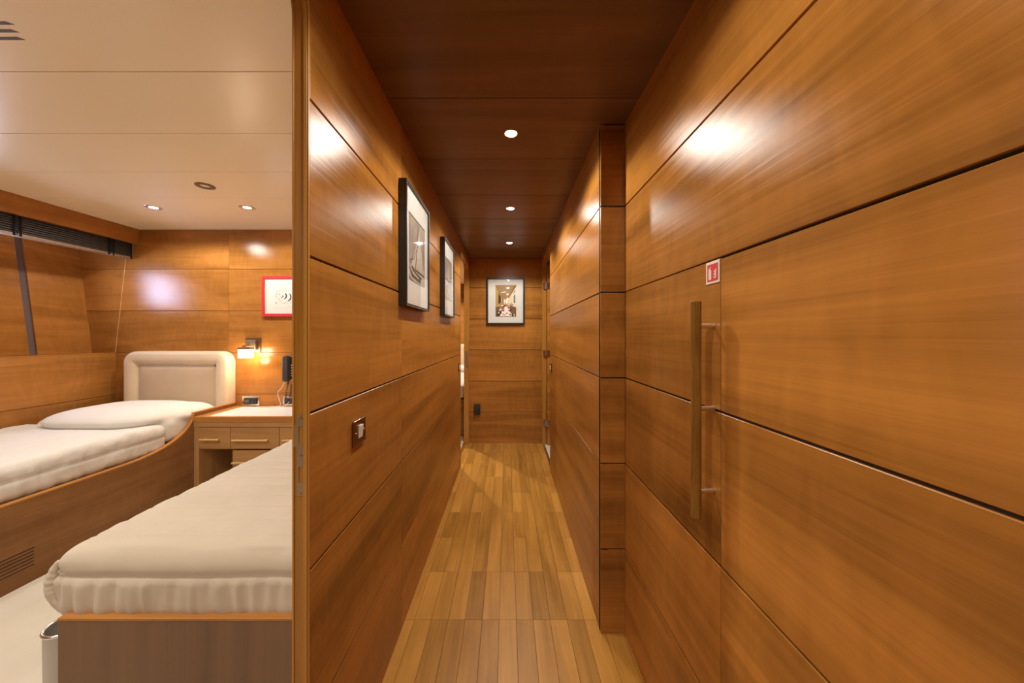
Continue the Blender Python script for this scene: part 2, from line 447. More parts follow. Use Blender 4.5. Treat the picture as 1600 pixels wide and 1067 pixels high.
xa, xb_, xc_, xd_ = px(463), px(466.2), px(474.8), px(476)
y0p, y1p = .7838, .7860
def strip(xq0, xq1, yt, yb, m=0, ya=y0p, yb2=y1p): mb.box(xq0, xq1, ya, yb2, pz(yb), pz(yt), m, .5, 2)
strip(xa, xd_, 647.8, 667); strip(xa, xb_, 667, 694); strip(xc_, xd_, 667, 694)
strip(xa, xd_, 694, 730); strip(xa, xb_, 730, 755); strip(xc_, xd_, 730, 755); strip(xa, xd_, 755, 775.3)
strip(px(456.3), xa, 664, 699)
sp = mb.build('strike_plate', [PLATE], jamb); sp['label'] = 'bronze strike plate with two rectangular openings'
for yy in (653, 712, 771):
    mb = MB(); cx = px(470); cz = pz(yy)
    mb.tube([(cx, .7832, cz), (cx, .7842, cz)], .0022, 12, g=1)
    mb.build('screw', [BRASS], sp, smooth=True, autosmooth=30)

# ---- far left doorway jamb + plate
def arch(mb, ya, yb, zt, r, xi, xo, w, depth_m=0, g=2):
    """frame of thickness w round an opening ya..yb (top zt, radius r), running xi..xo in X"""
    def loop(o):
        P = [(ya-o, 0)]
        for i in range(9):
            a = PI-PI/2*i/8; P.append((ya+r+(r+o)*math.cos(a), zt-r+(r+o)*math.sin(a)))
        for i in range(9):
            a = PI/2-PI/2*i/8; P.append((yb-r+(r+o)*math.cos(a), zt-r+(r+o)*math.sin(a)))
        P.append((yb+o, 0)); return P
    I, O = loop(0), loop(w); n = len(I)
    V = [(xi, p[0], p[1]) for p in I]+[(xi, p[0], p[1]) for p in O]+[(xo, p[0], p[1]) for p in I]+[(xo, p[0], p[1]) for p in O]
    F = []
    for i in range(n-1):
        F += [(i, i+1, n+i+1, n+i), (2*n+i, 3*n+i, 3*n+i+1, 2*n+i+1), (i, 2*n+i, 2*n+i+1, i+1), (n+i, n+i+1, 3*n+i+1, 3*n+i)]
    mb.raw(V, F, 0, .6, g)
mb = MB(); arch(mb, YL1+.012, YL2-.012, z_(.815), .10, -.490, XL(3.6)+.002, .012)
mb.box(-.487, -.433, YL2, YL2+.01, 0, z_(.72), 0, .9, 2)
t2 = tag(mb.build('trim_2', [W_JAMB]), 'light wood frame of the far left doorway at the end of the corridor', kind='structure')
mb = MB(); mb.box(-.474, -.441, YL2-.014, YL2-.0125, z_((524-574)*3.94/540), z_((524-548.5)*3.94/540))
q = mb.build('strike_plate', [PLATE], t2); q['label'] = 'tall bronze strike plate'
mb = MB(); arch(mb, YR1+.012, 3.95, z_(.83), .07, XRF(3.7)+.003, .452, .012)
t3 = tag(mb.build('trim_3', [W_JAMB]), 'light wood frame of the far right doorway beside the end wall', kind='structure')

# ---- far right open door leaf, hinges
mb = MB(); mb.box(.457, 1.10, 3.915, 3.948, .012, z_(.80), 0, .8, 0)
d2 = tag(mb.build('door_2', [W_PANEL], bevel=.002), 'open wooden door leaf with chrome hinges at the far right doorway', kind='structure')
for zz in (.56, -.204, -.997):
    mb = MB()
    mb.box(.414, .447, 3.933, 3.937, z_(zz-.037), z_(zz+.037))
    mb.box(.458, .486, 3.910, 3.9145, z_(zz-.037), z_(zz+.037))
    mb.tube([(.452, 3.915, z_(zz-.04)), (.452, 3.915, z_(zz+.04))], .0075, 12)
    mb.box(.440, .452, 3.912, 3.935, z_(zz-.03), z_(zz+.03))
    q = mb.build('hinge', [CHROME], d2, smooth=True, autosmooth=30); q['label'] = 'chrome hinge'
mb = MB(); mb.box(.408, .432, YR1+.01, 3.93, 0, .006)
tag(mb.build('trim_4', [CHROME], bevel=.001), 'metal threshold strip on the floor of the far right doorway', kind='structure')
mb = MB(); mb.box(-.497, -.4865, YL1+.01, 3.94, 0, FLOORC-.004)
tag(mb.build('trim_5', [W_JAMB], bevel=.001), 'low wooden threshold of the far left doorway', kind='structure')
# room beyond the right doorway
mb = MB(); mb.box(.433, 1.9, 2.6, 4.6, -.03, .004, 0)
tag(mb.build('floor_right_room', [CARPET]), 'cream carpet in the room beyond the far right doorway', kind='structure')
mb = MB(); mb.box(1.9, 1.93, 2.6, 4.6, 0, CEIL, 0, .4, 1); mb.box(.46, 1.9, 4.6, 4.63, 0, CEIL, 0, .4, 0); mb.box(.46, 1.9, 2.57, 2.6, 0, CEIL, 0, .4, 0)
tag(mb.build('wall_right_room', [W_PANEL]), 'wood walls of the room beyond the far right doorway', kind='structure')
mb = MB(); mb.box(.46, 1.93, 2.57, 4.63, CEIL, CEIL+.02)
tag(mb.build('ceiling_right_room', [CREAM]), 'cream ceiling of the room beyond the far right doorway', kind='structure')

# ------------------------------------------------------------------ cabin shell
mb = MB(); mb.box(-3.40, -.487, YB, YF, -.03, FLOORC, 0)
mb.box(-.487, -.4497, .055, .782, -.03, FLOORC-.004, 1, .5, 1)
tag(mb.build('floor_cabin', [CARPET, W_JAMB]), 'cream carpet on the cabin floor', kind='structure')
mb = MB()
panels(mb, (-3.80, YF), (-.488, YF), GZC, [3.80-2.398], t=.02, side=1, seed=33, gap=.003)
mb.box(-3.85, -.487, YF+.03, YF+.05, 0, CEILC+.02, 0, .5, 0)
# light slanting trim line where the hull bay starts
mb.hexa([(-3.378,YF-.0015,z_(-.146)),(-3.373,YF-.0015,z_(-.146)),(-3.373,YF+.001,z_(-.146)),(-3.378,YF+.001,z_(-.146)),
         (-3.288,YF-.0015,z_(.66)),(-3.283,YF-.0015,z_(.66)),(-3.283,YF+.001,z_(.66)),(-3.288,YF+.001,z_(.66))], 2)
tag(mb.build('wall_cabin_back', [W_FAR, GAP, W_LIGHT], bevel=.001, seg=1), 'glossy veneer wall behind the cabin headboard and desk', kind='structure')
mb = MB()
rs = random.Random(8)
ys = [YB]+[1.197+.366*k for k in range(-9, 5)]+[YF+.03]
ys = sorted(y for y in ys if y >= YB)
for a, b in zip(ys[:-1], ys[1:]):
    if b-a < .01: continue
    mb.box(-3.85, -.4875, a+.0012, b-.0012, CEILC, CEILC+.02, 0, rs.random(), 0)
mb.box(-3.85, -.487, YB, YF+.03, CEILC+.004, CEILC+.03, 1)
tag(mb.build('ceiling_cabin', [CREAM, CREAM_GAP], bevel=.001, seg=1), 'cream lacquered ceiling panels over the cabin', kind='structure')
mb = MB(); mb.box(-3.85, -.487, YB-.03, YB, 0, CEILC, 0, .5, 0)
tag(mb.build('wall_cabin_front', [W_FAR]), 'wood wall of the cabin behind the camera', kind='structure')
# hull side: lower wall, ledge, sloping upper part with window
mb = MB()
panels(mb, (-3.37, YF), (-3.37, YB), [FLOORC, z_(-.87), z_(-.509), z_(-.146)], [], t=.02, side=-1, seed=41, gap=.003)
mb.box(-3.62, -3.368, YB, YF, z_(-.152), z_(-.1455), 0, .7, 1)
tag(mb.build('wall_cabin_left', [W_FAR, GAP], bevel=.001, seg=1), 'low cherry veneer hull wall with a ledge, along the left bed', kind='structure')
slope = lambda zc: -3.573-.133*(zc+.146)
def slab(mb, ya, yb, za, zb, off, th, m=0, rnd=.5):
    xa_, xb2 = slope(za)+off, slope(zb)+off
    mb.hexa([(xa_-th,ya,z_(za)),(xa_,ya,z_(za)),(xa_,yb,z_(za)),(xa_-th,yb,z_(za)),(xb2-th,ya,z_(zb)),(xb2,ya,z_(zb)),(xb2,yb,z_(zb)),(xb2-th,yb,z_(zb))], m, rnd, 1)
mb = MB()
slab(mb, 2.632, YF, -.146, .913, .0, .02, 0, .55)
slab(mb, 2.44, 2.588, -.146, .913, .0, .02, 0, .35)
slab(mb, 2.588, 2.632, -.146, .913, -.012, .012, 1)
slab(mb, YB, 2.08, -.146, .913, 0, .02, 0, .4)
slab(mb, 2.08, 2.44, -.146, .30, 0, .02, 0, .4)
slab(mb, 2.08, 2.44, .66, .913, 0, .02, 0, .4)
tag(mb.build('wall_hull', [W_FAR, MULL], bevel=.001, seg=1), 'sloping wooden panels with a grey upright above the ledge by the left bed', kind='structure')
mb = MB(); slab(mb, 2.08, 2.44, .30, .66, -.008, .004, 0)
win = tag(mb.build('window_1', [GLASS]), 'hull window above the left bed, outside the frame', kind='structure')
mb = MB(); mb.box(-3.20, -3.17, YB, YF, z_(.785), CEILC, 0, .8, 1)
tag(mb.build('trim_6', [W_FAR], bevel=.002), 'reddish wood pelmet board along the cabin ceiling over the blinds', kind='structure')
# blinds
def blind(ya, yb, label, left=False):
    t = wthing('venetian_blind', (-3.225, (ya+yb)/2, z_(.655)), label, 'blind', 'raised venetian blinds under the pelmet')
    mb = MB(); n = 9
    for i in range(n):
        z0 = z_(.673+.0148*i); mb.box(-3.247+.001*(i % 2), -3.202-.001*(i % 3), ya, yb, z0, z0+.0085, 0, .5, 1)
    mb.box(-3.238, -3.215, ya+.004, yb-.004, z_(.670), z_(.80), 1)
    mb.build('slat_stack', [BLIND, BLACK], t)
    mb = MB(); mb.box(-3.249, -3.200, ya, yb, z_(.652), z_(.669), 0, .5, 1)
    mb.build('bottom_rail', [RAIL], t, bevel=.002)
    for yy in (ya+.012, yb-.012):
        mb = MB(); mb.box(-3.1995, -3.198, yy-.006, yy+.006, z_(.65), z_(.80)); mb.build('ladder_tape', [BLKT], t)
blind(2.800, 2.955, 'short dark raised venetian blind nearest the cabin corner')
blind(2.262, 2.790, 'long dark raised venetian blind, middle of the three under the pelmet')
blind(1.50, 2.256, 'dark raised venetian blind cut off by the left picture edge')

# ------------------------------------------------------------------ second cabin behind the far left doorway
Y2 = 6.16
mb = MB(); mb.box(-2.4, -.4975, YF+.052, Y2, -.03, FLOORC, 0)
tag(mb.build('floor_second_cabin', [CARPET]), 'cream carpet seen through the far left doorway', kind='structure')
mb = MB(); mb.box(-2.4, -.4875, YF+.052, Y2, CEILC, CEILC+.02)
tag(mb.build('ceiling_second_cabin', [CREAM]), 'cream ceiling seen through the far left doorway', kind='structure')
mb = MB(); mb.box(-2.4, -.4, Y2, Y2+.02, 0, CEILC, 0, .6, 0)
mb.box(-2.42, -2.4, YF+.052, Y2, 0, CEILC, 0, .6, 1); mb.box(-.487, -.46, YE+.061, Y2, 0, CEILC, 0, .6, 1)
tag(mb.build('wall_second_cabin', [W_FAR]), 'wood walls of the cabin seen through the far left doorway', kind='structure')
mb = MB(); mb.box(-2.39, -.49, Y2-.06, Y2-.002, z_(.60), CEILC-.001, 0, .2, 0)
tag(mb.build('trim_7', [W_CEIL]), 'dark wood band high on the far cabin wall through the left doorway', kind='structure')
bed3 = wthing('bed', (-.95, 4.14, FLOORC), 'pale bed seen through the narrow far left doorway', 'bed')
mb = MB(); mb.box(-1.40, -.50, 4.14, 6.05, FLOORC, z_(-.77), 0, .3, 0); mb.build('bed_base', [W_BED], bed3, bevel=.004)
mb = MB(); cushion(mb, (-1.39, 4.15, z_(-.765)), (-.51, 6.02, z_(-.60)), .04, .04); mb.build('mattress', [LINEN], bed3, smooth=True)
mb = MB(); cushion(mb, (-1.30, 6.04, z_(-.62)), (-.52, 6.14, z_(-.15)), .035, .03); mb.build('headboard', [LEATHER], bed3, smooth=True)
pw = wthing('pillow', (-.9, 5.85, z_(-.595)), 'white pillow on the bed in the far cabin', 'pillow')
mb = MB(); cushion(mb, (-1.2, 5.62, z_(-.599)), (-.60, 5.99, z_(-.50)), .045, .03); mb.build('pillow_body', [LINEN], pw, smooth=True)

# ------------------------------------------------------------------ beds of the near cabin
def nz(p, s, o=0): return noise.noise(Vector((p[0]*s+o, p[1]*s, p[2]*s)))
def headboard(parent, x0, x1, z0, z1, yb, th, mats):
    """padded board: rings of a round-cornered outline, deep cushion border, sunk inner panel"""
    def ring(ins, dep, R, inner=False):
        xa, xb_, za, zb = x0+ins, x1-ins, z0+ins*.9, z1-ins
        r = max(.008, R-ins); P = []
        for (cx, cz, a0) in ((xb_-r, zb-r, 0), (xa+r, zb-r, PI/2), (xa+r, za+r, PI), (xb_-r, za+r, 1.5*PI)):
            for i in range(9):
                a = a0+PI/2*i/8; P.append((cx+r*math.cos(a), yb-dep, cz+r*math.sin(a)))
        return P
    prof = [(0, 0), (0, th*.55)]
    for i in range(1, 7):
        a = PI/2*i/6; prof.append((.028*(1-math.cos(a)), th*.55+th*.45*math.sin(a)))
    prof += [(.05, th*1.04), (.075, th*1.02), (.095, th*.93), (.108, th*.80), (.115, th*.66), (.118, th*.60)]
    rings = [ring(i, d, .095) for i, d in prof]; n = len(rings[0]); V = [p for r in rings for p in r]
    F = [(k*n+j, k*n+(j+1) % n, (k+1)*n+(j+1) % n, (k+1)*n+j) for k in range(len(rings)-1) for j in range(n)]
    mb = MB(); mb.raw(V, F, 0)
    hb = mb.build('headboard', [mats[0]], parent, smooth=True)
    prof = [(.119, th*.60), (.123, th*.70), (.135, th*.76), (.16, th*.80), (.22, th*.83)]
    rings = [ring(i, d, .15) for i, d in prof]; V = [p for r in rings for p in r]; n = len(rings[0])
    F = [(k*n+j, k*n+(j+1) % n, (k+1)*n+(j+1) % n, (k+1)*n+j) for k in range(len(rings)-1) for j in range(n)]
    F.append(tuple((len(rings)-1)*n+j for j in range(n)))
    mb = MB(); mb.raw(V, F, 0); q = mb.build('headboard_panel', [mats[1]], hb, smooth=True); q['label'] = 'sunk suede centre panel'
    mb = MB(); mb.tube(ring(.118, th*.70, .15), .0038, 8, closed=True); q = mb.build('piping', [PIPING], hb, smooth=True); q['label'] = 'thin piping round the centre panel'
    return hb

# --- bed against the corridor wall
bed1 = wthing('bed', (-.88, .97, FLOORC), 'near single bed with a beige quilted coverlet and brown foot board', 'bed')
zt = z_(-.794)
mb = MB(); mb.box(-1.261, -.4895, .970, .994, FLOORC, zt-.008, 0, .5, 2)
fb = mb.build('footboard', [W_FOOT], bed1, bevel=.0015); fb['label'] = 'grey-brown foot board'
mb = MB(); mb.box(-1.262, -.4895, .969, .996, zt-.008, zt, 0, .5, 0)
q = mb.build('footboard_cap', [W_EDGE], fb, bevel=.002); q['label'] = 'orange wood edge strip'
mb = MB()
mb.box(-1.250, -1.225, .996, 2.90, FLOORC, zt-.03, 0, .5, 1)
mb.box(-1.224, -.4895, .996, 2.90, FLOORC+.02, zt-.05, 0, .5, 1)
mb.build('bed_base', [W_BED], bed1, bevel=.002)
seams = [.998+.088*k for k in range(25)]
def d1(p, n):
    out = 0; x, y, z = p; zr = z-CAM
    d = Vector((0, 0, 0))
    if n.z > .3:
        k = min(abs(y-s-.010*noise.noise(Vector((x*3, s*9, 0)))) for s in seams[1:])
        out -= .0065*math.exp(-(k/.0065)**2)
        out += .0025*nz(p, 9)+.0014*noise.noise(Vector((x*6, y*38, 3)))+.0010*noise.noise(Vector((x*45, y*12, 7)))
    if n.y < -.5:                 # front drop: seam, gathered border below it
        a = (zr+.695)
        out -= .010*math.exp(-(a/.008)**2)
        if zr < -.695: out += (.0085*noise.noise(Vector((x*34, zr*5, 1)))+.004*noise.noise(Vector((x*75, zr*9, 5))))*min(1, (-.695-zr)/.025)+.005
        else: out += .0012*noise.noise(Vector((x*40, zr*8, 2)))
        out += .006*nz(p, 5)
    if n.x < -.4:                 # hanging side
        out += .010*math.exp(-((zr+.70)/.05)**2)+.004*noise.noise(Vector((0, y*18, zr*10)))
        out -= .008*math.exp(-((zr+.675)/.007)**2)
    return n*out+d
mb = MB(); cushion(mb, (-1.318, .992, z_(-.835)), (-.495, 2.88, z_(-.62)), .055, .0088, d1)
q1 = mb.build('quilt', [QUILT], bed1, smooth=True); q1['label'] = 'beige channel-quilted coverlet over the mattress'
# the gathered border that closes the corner of the quilt
mb = MB(); K = 60
pth = []; rad = []
for i in range(K+1):
    t = i/K; sn = math.sin(PI*t)
    pth.append((-1.302-.024*sn+.034*t*t, 1.004+.004*sn, z_(-.655-.160*t)))
    rad.append(.004+.0165*sn**.8*(1+.14*noise.noise(Vector((t*13, 2, 0)))+.03*math.sin(t*61)))
mb.tube(pth, rad, 16)
q = mb.build('quilt_border', [QUILT], q1, smooth=True); q['label'] = 'gathered border closing the quilt corner'
headboard(bed1, -1.26, -.52, FLOORC+.2, z_(-.134), YF-.004, .075, (LEATHER, LEATHER2))
# round bin behind the foot board
bn = wthing('waste_bin', (-1.316, 1.04, FLOORC), 'pale grey round bin with a metal rim, half hidden behind the near foot board', 'bin')
mb = MB(); mb.lathe((-1.316, 1.040, 0), [(0, FLOORC), (.046, FLOORC), (.048, FLOORC+.02), (.050, z_(-.87)), (.046, z_(-.87)), (.043, FLOORC+.03), (0, FLOORC+.03)], 40)
mb.build('bin_body', [BINC], bn, smooth=True, autosmooth=35)
mb = MB(); mb.tube([(-1.316+.0495*math.cos(2*PI*i/40), 1.040+.0495*math.sin(2*PI*i/40), z_(-.867)) for i in range(40)], .0045, 10, closed=True)
mb.build('rim', [CHROME], bn, smooth=True)

# --- left bed along the hull
bed2 = wthing('bed', (-2.85, 1.9, FLOORC), 'left single bed along the hull with a padded suede headboard', 'bed')
XO = -2.337
def zboard(y):
    lo, hi = -.794, -.578
    if y < 2.10: return lo
    if y > 2.585: return hi
    t = (y-2.10)/.485
    return lo+(hi-lo)*(1-math.sqrt(max(0, 1-t**2.6)))**.92 if t < 1 else hi
n = 40; Ys = [.45+(2.05-.45)*i/4 for i in range(4)]+[2.05+.535*i/n for i in range(n+1)]+[2.62, 2.75, YF-.002]
mb = MB(); V = []; 
for y in Ys: V += [(XO-.026, y, FLOORC), (XO, y, FLOORC), (XO, y, z_(zboard(y))-.006), (XO-.026, y, z_(zboard(y))-.006)]
F = [(0, 1, 2, 3), tuple(4*(len(Ys)-1)+k for k in (3, 2, 1, 0))]
for i in range(len(Ys)-1):
    a, b = 4*i, 4*i+4
    F += [(a+k, b+k, b+(k+1) % 4, a+(k+1) % 4) for k in range(4)]
mb.raw(V, F, 0, .5, 1)
sb = mb.build('bed_side', [W_BED], bed2); sb['label'] = 'dark wooden side board sweeping up to the headboard'
mb = MB(); V = []
for y in Ys: V += [(XO-.029, y, z_(zboard(y))-.006), (XO+.001, y, z_(zboard(y))-.006), (XO+.001, y, z_(zboard(y))+.003), (XO-.029, y, z_(zboard(y))+.003)]
mb.raw(V, F, 0, .8, 1)
q = mb.build('edge_strip', [W_EDGE], sb, bevel=.001, seg=1); q['label'] = 'lighter orange wood edging'
mb = MB()
for i in range(6):
    zc = -1.0465-.0165*i; mb.box(XO-.004, XO+.0006, 1.28, 1.708, z_(zc)-.0022, z_(zc)+.0022)  # solid dark strip, its colour standing in for the shade inside a slot
q = mb.build('air_grille', [plain('grille_slot_shade', (.012, .008, .005), .7)], sb); q['label'] = 'six narrow ventilation slots, drawn as strips in the colour of their shade'
mb = MB(); mb.box(-3.365, XO-.028, .45, 2.88, FLOORC, z_(-.82), 0, .5, 1); mb.box(-3.365, XO-.001, .42, .449, FLOORC, z_(-.794), 0, .5, 2)
mb.build('bed_base', [W_BED], bed2)
def d2f(p, n):
    x, y, z = p; zr = z-CAM; out = 0
    if n.z > .3:
        out += .006*nz(p, 5)+.0020*noise.noise(Vector((x*14, y*40, 3)))
        k = min(abs(y-.5-.11*q-.01*noise.noise(Vector((x*3, q, 0)))) for q in range(18)); out -= .003*math.exp(-(k/.008)**2)
        out += .012*math.exp(-((x+2.65)/.2)**2)*0
    if n.x > .35:
        out += .0022*math.sin(y*95+5*noise.noise(Vector((0, y*7, 1))))*(1-n.z*.5)+.006*noise.noise(Vector((1, y*11, zr*14)))+.003*noise.noise(Vector((x*30, y*40, zr*20)))
        out -= .008*math.exp(-((zr+.70)/.008)**2)
    return n*out
mb = MB(); cushion(mb, (-3.355, .48, z_(-.81)), (-2.368, 2.42, z_(-.612)), .05, .0125, d2f)
q2 = mb.build('quilt', [LINEN], bed2, smooth=True); q2['label'] = 'pale cream coverlet gathered along its side'
headboard(bed2, -3.225, -2.338, z_(-.80), z_(-.134), YF-.004, .085, (LEATHER, LEATHER2))
# pillow under the turned-up sheet
def super_pillow(mb, c, h, rot=0, e=2.6, nu=64, nv=32, pin=.5):
    V = []; 
    for jv in range(nv+1):
        ph = -PI/2+PI*jv/nv
        for i in range(nu):
            th = 2*PI*i/nu
            sg = lambda a, ex: math.copysign(abs(a)**ex, a)
            x = sg(math.cos(th), 2/e/1.25)*math.cos(ph)**.55; y = sg(math.sin(th), 2/e/1.25)*math.cos(ph)**.55
            z = sg(math.sin(ph), 1.0)*(1-.35*(abs(x)**4+abs(y)**4)/2)
            V.append((c[0]+h[0]*x, c[1]+h[1]*y, c[2]+h[2]*z))
    F = [(jv*nu+i, jv*nu+(i+1) % nu, (jv+1)*nu+(i+1) % nu, (jv+1)*nu+i) for jv in range(nv) for i in range(nu)]
    mb.raw(V, F, 0)
mb = MB()
super_pillow(mb, (-2.78, 2.55, z_(-.585)), (.40, .315, .080))
super_pillow(mb, (-2.60, 2.64, z_(-.595)), (.25, .235, .072))
def dsh(p, n): return n*(.004*nz(p, 7)+.003*math.sin(p[0]*30+p[1]*25)*max(0, n.x))
cushion(mb, (-3.30, 2.395, z_(-.76)), (-2.366, 2.885, z_(-.585)), .050, .02, dsh)
pl = mb.build('turned_up_sheet', [LINEN], None, smooth=True)
rm = pl.modifiers.new('Remesh', 'REMESH'); rm.mode = 'VOXEL'; rm.voxel_size = .011; rm.use_smooth_shade = True
sm = pl.modifiers.new('Smooth', 'SMOOTH'); sm.factor = .6; sm.iterations = 9
pl.name = 'pillow'
tag(pl, 'plump white pillow wrapped in the sheet at the head of the left bed', 'pillow')

# ------------------------------------------------------------------ desk between the beds
DX = lambda x: (x-792)/209.9
DZ = lambda y: z_((524-y)/209.9)
YD0 = 2.573; XR = -1.345
desk = wthing('desk', ((-2.335+XR)/2, 2.78, FLOORC), 'built-in wooden dressing desk with a white top between the two beds', 'desk')
DT = z_(-.607)
mb = MB()
mb.box(-2.335, -2.297, YD0+.004, YF-.003, FLOORC, DT-.036, 0, .4, 2)
mb.box(XR-.038, XR, YD0+.004, YF-.003, FLOORC, DT-.036, 0, .4, 2)
mb.box(-2.296, XR-.039, YF-.03, YF-.004, FLOORC, DT-.04, 0, .4, 0)
mb.box(DX(360), DX(362.5), YD0+.03, YF-.03, FLOORC, DZ(702.5), 0, .4, 2)
mb.box(DX(434), DX(436.5), YD0+.03, YF-.03, FLOORC, DZ(702.5), 0, .4, 2)
mb.box(-2.297, XR-.038, YD0+.02, YF-.03, DZ(703.2), DZ(701.8), 0, .3, 0)
mb.box(-2.335, XR, YD0+.001, YD0+.02, DZ(667), DZ(659.6), 0, .6, 0)
mb.build('desk_body', [W_DESK], desk, bevel=.001)
mb = MB()
x0, x1, y0, y1 = -2.255, XR-.03, YD0+.03, YF-.035
mb.box(-2.335, XR, YD0, y0, DZ(659), DT, 0, .7, 0)
mb.box(-2.335, XR, y1, YF-.003, DZ(659), DT, 0, .7, 0)
mb.box(-2.335, x0, y0, y1, DZ(659), DT, 0, .7, 1); mb.box(x1, XR, y0, y1, DZ(659), DT, 0, .7, 1)
mb.box(x0, x1, y0, y1, DZ(659), DT-.001, 1)
dt = mb.build('desk_top', [W_EDGE, WHITETOP], desk); dt['label'] = 'wood-rimmed top with white laminate inset'
def drawer(xa, xb2, ya, yb2, hx0, hx1, hy, deep=.30):
    mb = MB(); mb.box(DX(xa), DX(xb2), YD0+.002, YD0+.020, DZ(yb2), DZ(ya), 0, random.random(), 0)
    d = mb.build('drawer', [W_DESK], desk, bevel=.0012)
    mb = MB(); zc = DZ(hy)
    mb.tube([(DX(hx0), YD0-.024, zc), (DX(hx1), YD0-.024, zc)], .0075, 12, g=0)
    for xx in (hx0+5, hx1-5): mb.tube([(DX(xx), YD0-.024, zc), (DX(xx), YD0+.003, zc)], .005, 8, g=1)
    h = mb.build('drawer_handle', [W_LIGHT], d, smooth=True, autosmooth=40); h['label'] = 'light wooden bar pull'
drawer(310.3, 359.6, 667.8, 701.3, 316, 345, 686)
drawer(360.4, 435.5, 667.8, 701.3, 366, 421.5, 687)
drawer(436.3, 510, 667.8, 701.3, 444, 500, 687)
drawer(363, 433.5, 704, 738, 366, 421.5, 722)
drawer(363, 433.5, 739, 773, 366, 421.5, 757)

# ------------------------------------------------------------------ things on the cabin wall
WX = lambda x, y=YF: (x-792)*y/540
WZ = lambda v, y=YF: z_((524-v)*y/540)
# sconce
sc = wthing('wall_lamp', (WX(396), YF, WZ(539)), 'small lit wall lamp with a square glass shade beside the headboard', 'wall lamp')
mb = MB(); xa, xb2, za, zb = WX(385), WX(408), WZ(550.5), WZ(527.5)
mb.box(xa, xb2, YF-.010, YF, za, zb, 0); mb.box(xa+.018, xb2-.022, YF-.038, YF-.010, za+.022, zb-.02, 1)
mb.build('back_plate', [BRASS, PLATE], sc, bevel=.003)
gx, gz, gy = -2.163, -.150, 2.865
mb = MB(); mb.tube([(WX(395), YF-.036, WZ(540)), (WX(395)+.002, gy, WZ(540)), (gx, gy, WZ(540))], .006, 10)
mb.box(gx-.040, gx+.040, gy-.040, gy+.040, z_(gz+.035), z_(gz+.050))
mb.build('arm', [BRASS], sc, bevel=.002)
mb = MB(); mb.box(gx-.038, gx+.038, gy-.038, gy+.038, z_(gz-.035), z_(gz+.035))
q = mb.build('glass_shade', [SCONCE], sc, bevel=.006, seg=3); q['label'] = 'glowing white glass shade'

# telephone
ph = wthing('telephone', (-1.86, YF, z_(-.40)), 'black wall telephone with handset over the desk', 'telephone')
def capsule(mb, x0, x1, z0, z1, ya, yb, r, m=0, bend=0):
    poly = []
    for (cx, cz, a0) in ((x1-r, z1-r, 0), (x0+r, z1-r, PI/2), (x0+r, z0+r, PI), (x1-r, z0+r, 1.5*PI)):
        for i in range(7):
            a = a0+PI/2*i/6; poly.append((cx+r*math.cos(a), cz+r*math.sin(a)))
    mb.prism(poly, 1, ya, yb, m)
mb = MB(); capsule(mb, -1.880, -1.815, z_(-.395), z_(-.165), YF-.030, YF-.001, .03)
mb.build('phone_base', [SOFTBLK], ph, bevel=.006, seg=3)
mb = MB(); capsule(mb, -1.8815, -1.820, z_(-.390), z_(-.172), YF-.040, YF-.031, .029)
q = mb.build('trim_ring', [CHROME], ph, bevel=.003); q['label'] = 'silver rim between base and handset'
mb = MB(); capsule(mb, -1.893, -1.842, z_(-.392), z_(-.172), YF-.075, YF-.041, .025)
mb.build('handset', [SOFTBLK], ph, bevel=.012, seg=4, smooth=True, autosmooth=50)
mb = MB()
for i in range(5): mb.box(-1.836, -1.830, YF-.0425, YF-.040, z_(-.345+.022*i), z_(-.338+.022*i))
mb.build('buttons', [WHITE], ph)
mb = MB()
pts = []
ctr = [(-1.858, -.395), (-1.862, -.43), (-1.875, -.50), (-1.873, -.535), (-1.855, -.545), (-1.838, -.50), (-1.832, -.44), (-1.826, -.42), (-1.815, -.47), (-1.82, -.53)]
def cr(P, t):
    n = len(P)-1; f = t*n; i = min(int(f), n-1); f -= i
    g = lambda k: P[min(max(k, 0), n)]
    return tuple(.5*((2*g(i)[a])+(-g(i-1)[a]+g(i+1)[a])*f+(2*g(i-1)[a]-5*g(i)[a]+4*g(i+1)[a]-g(i+2)[a])*f*f+(-g(i-1)[a]+3*g(i)[a]-3*g(i+1)[a]+g(i+2)[a])*f**3) for a in range(len(P[0])))
K = 420
for i in range(K+1):
    t = i/K; x, z = cr(ctr, t); a = t*2*PI*42
    pts.append((x+.007*math.cos(a), YF-.045+.007*math.sin(a), z_(z)))
mb.tube(pts, .0022, 6)
mb.build('coiled_cord', [BLACKCORD], ph, smooth=True)
wc = wthing('cable', (-1.93, 2.93, DT), 'thin white cable hanging from the telephone onto the desk top', 'cable')
ctr3 = [(-1.888, YF-.03, z_(-.385)), (-1.925, YF-.03, z_(-.45)), (-1.955, YF-.03, z_(-.49)), (-1.935, YF-.035, z_(-.56)), (-1.925, YF-.04, z_(-.59)), (-1.96, YF-.05, DT+.003), (-2.02, YF-.08, DT+.003), (-2.06, YF-.085, DT+.003), (-2.01, YF-.10, DT+.003), (-1.97, YF-.08, DT+.003), (-2.0, YF-.06, DT+.003), (-1.90, YF-.04, DT+.006), (-1.87, YF-.01, z_(-.57))]
mb = MB(); mb.tube([cr(ctr3, i/120) for i in range(121)], .0022, 6); mb.build('cord', [WHITECORD], wc, smooth=True)
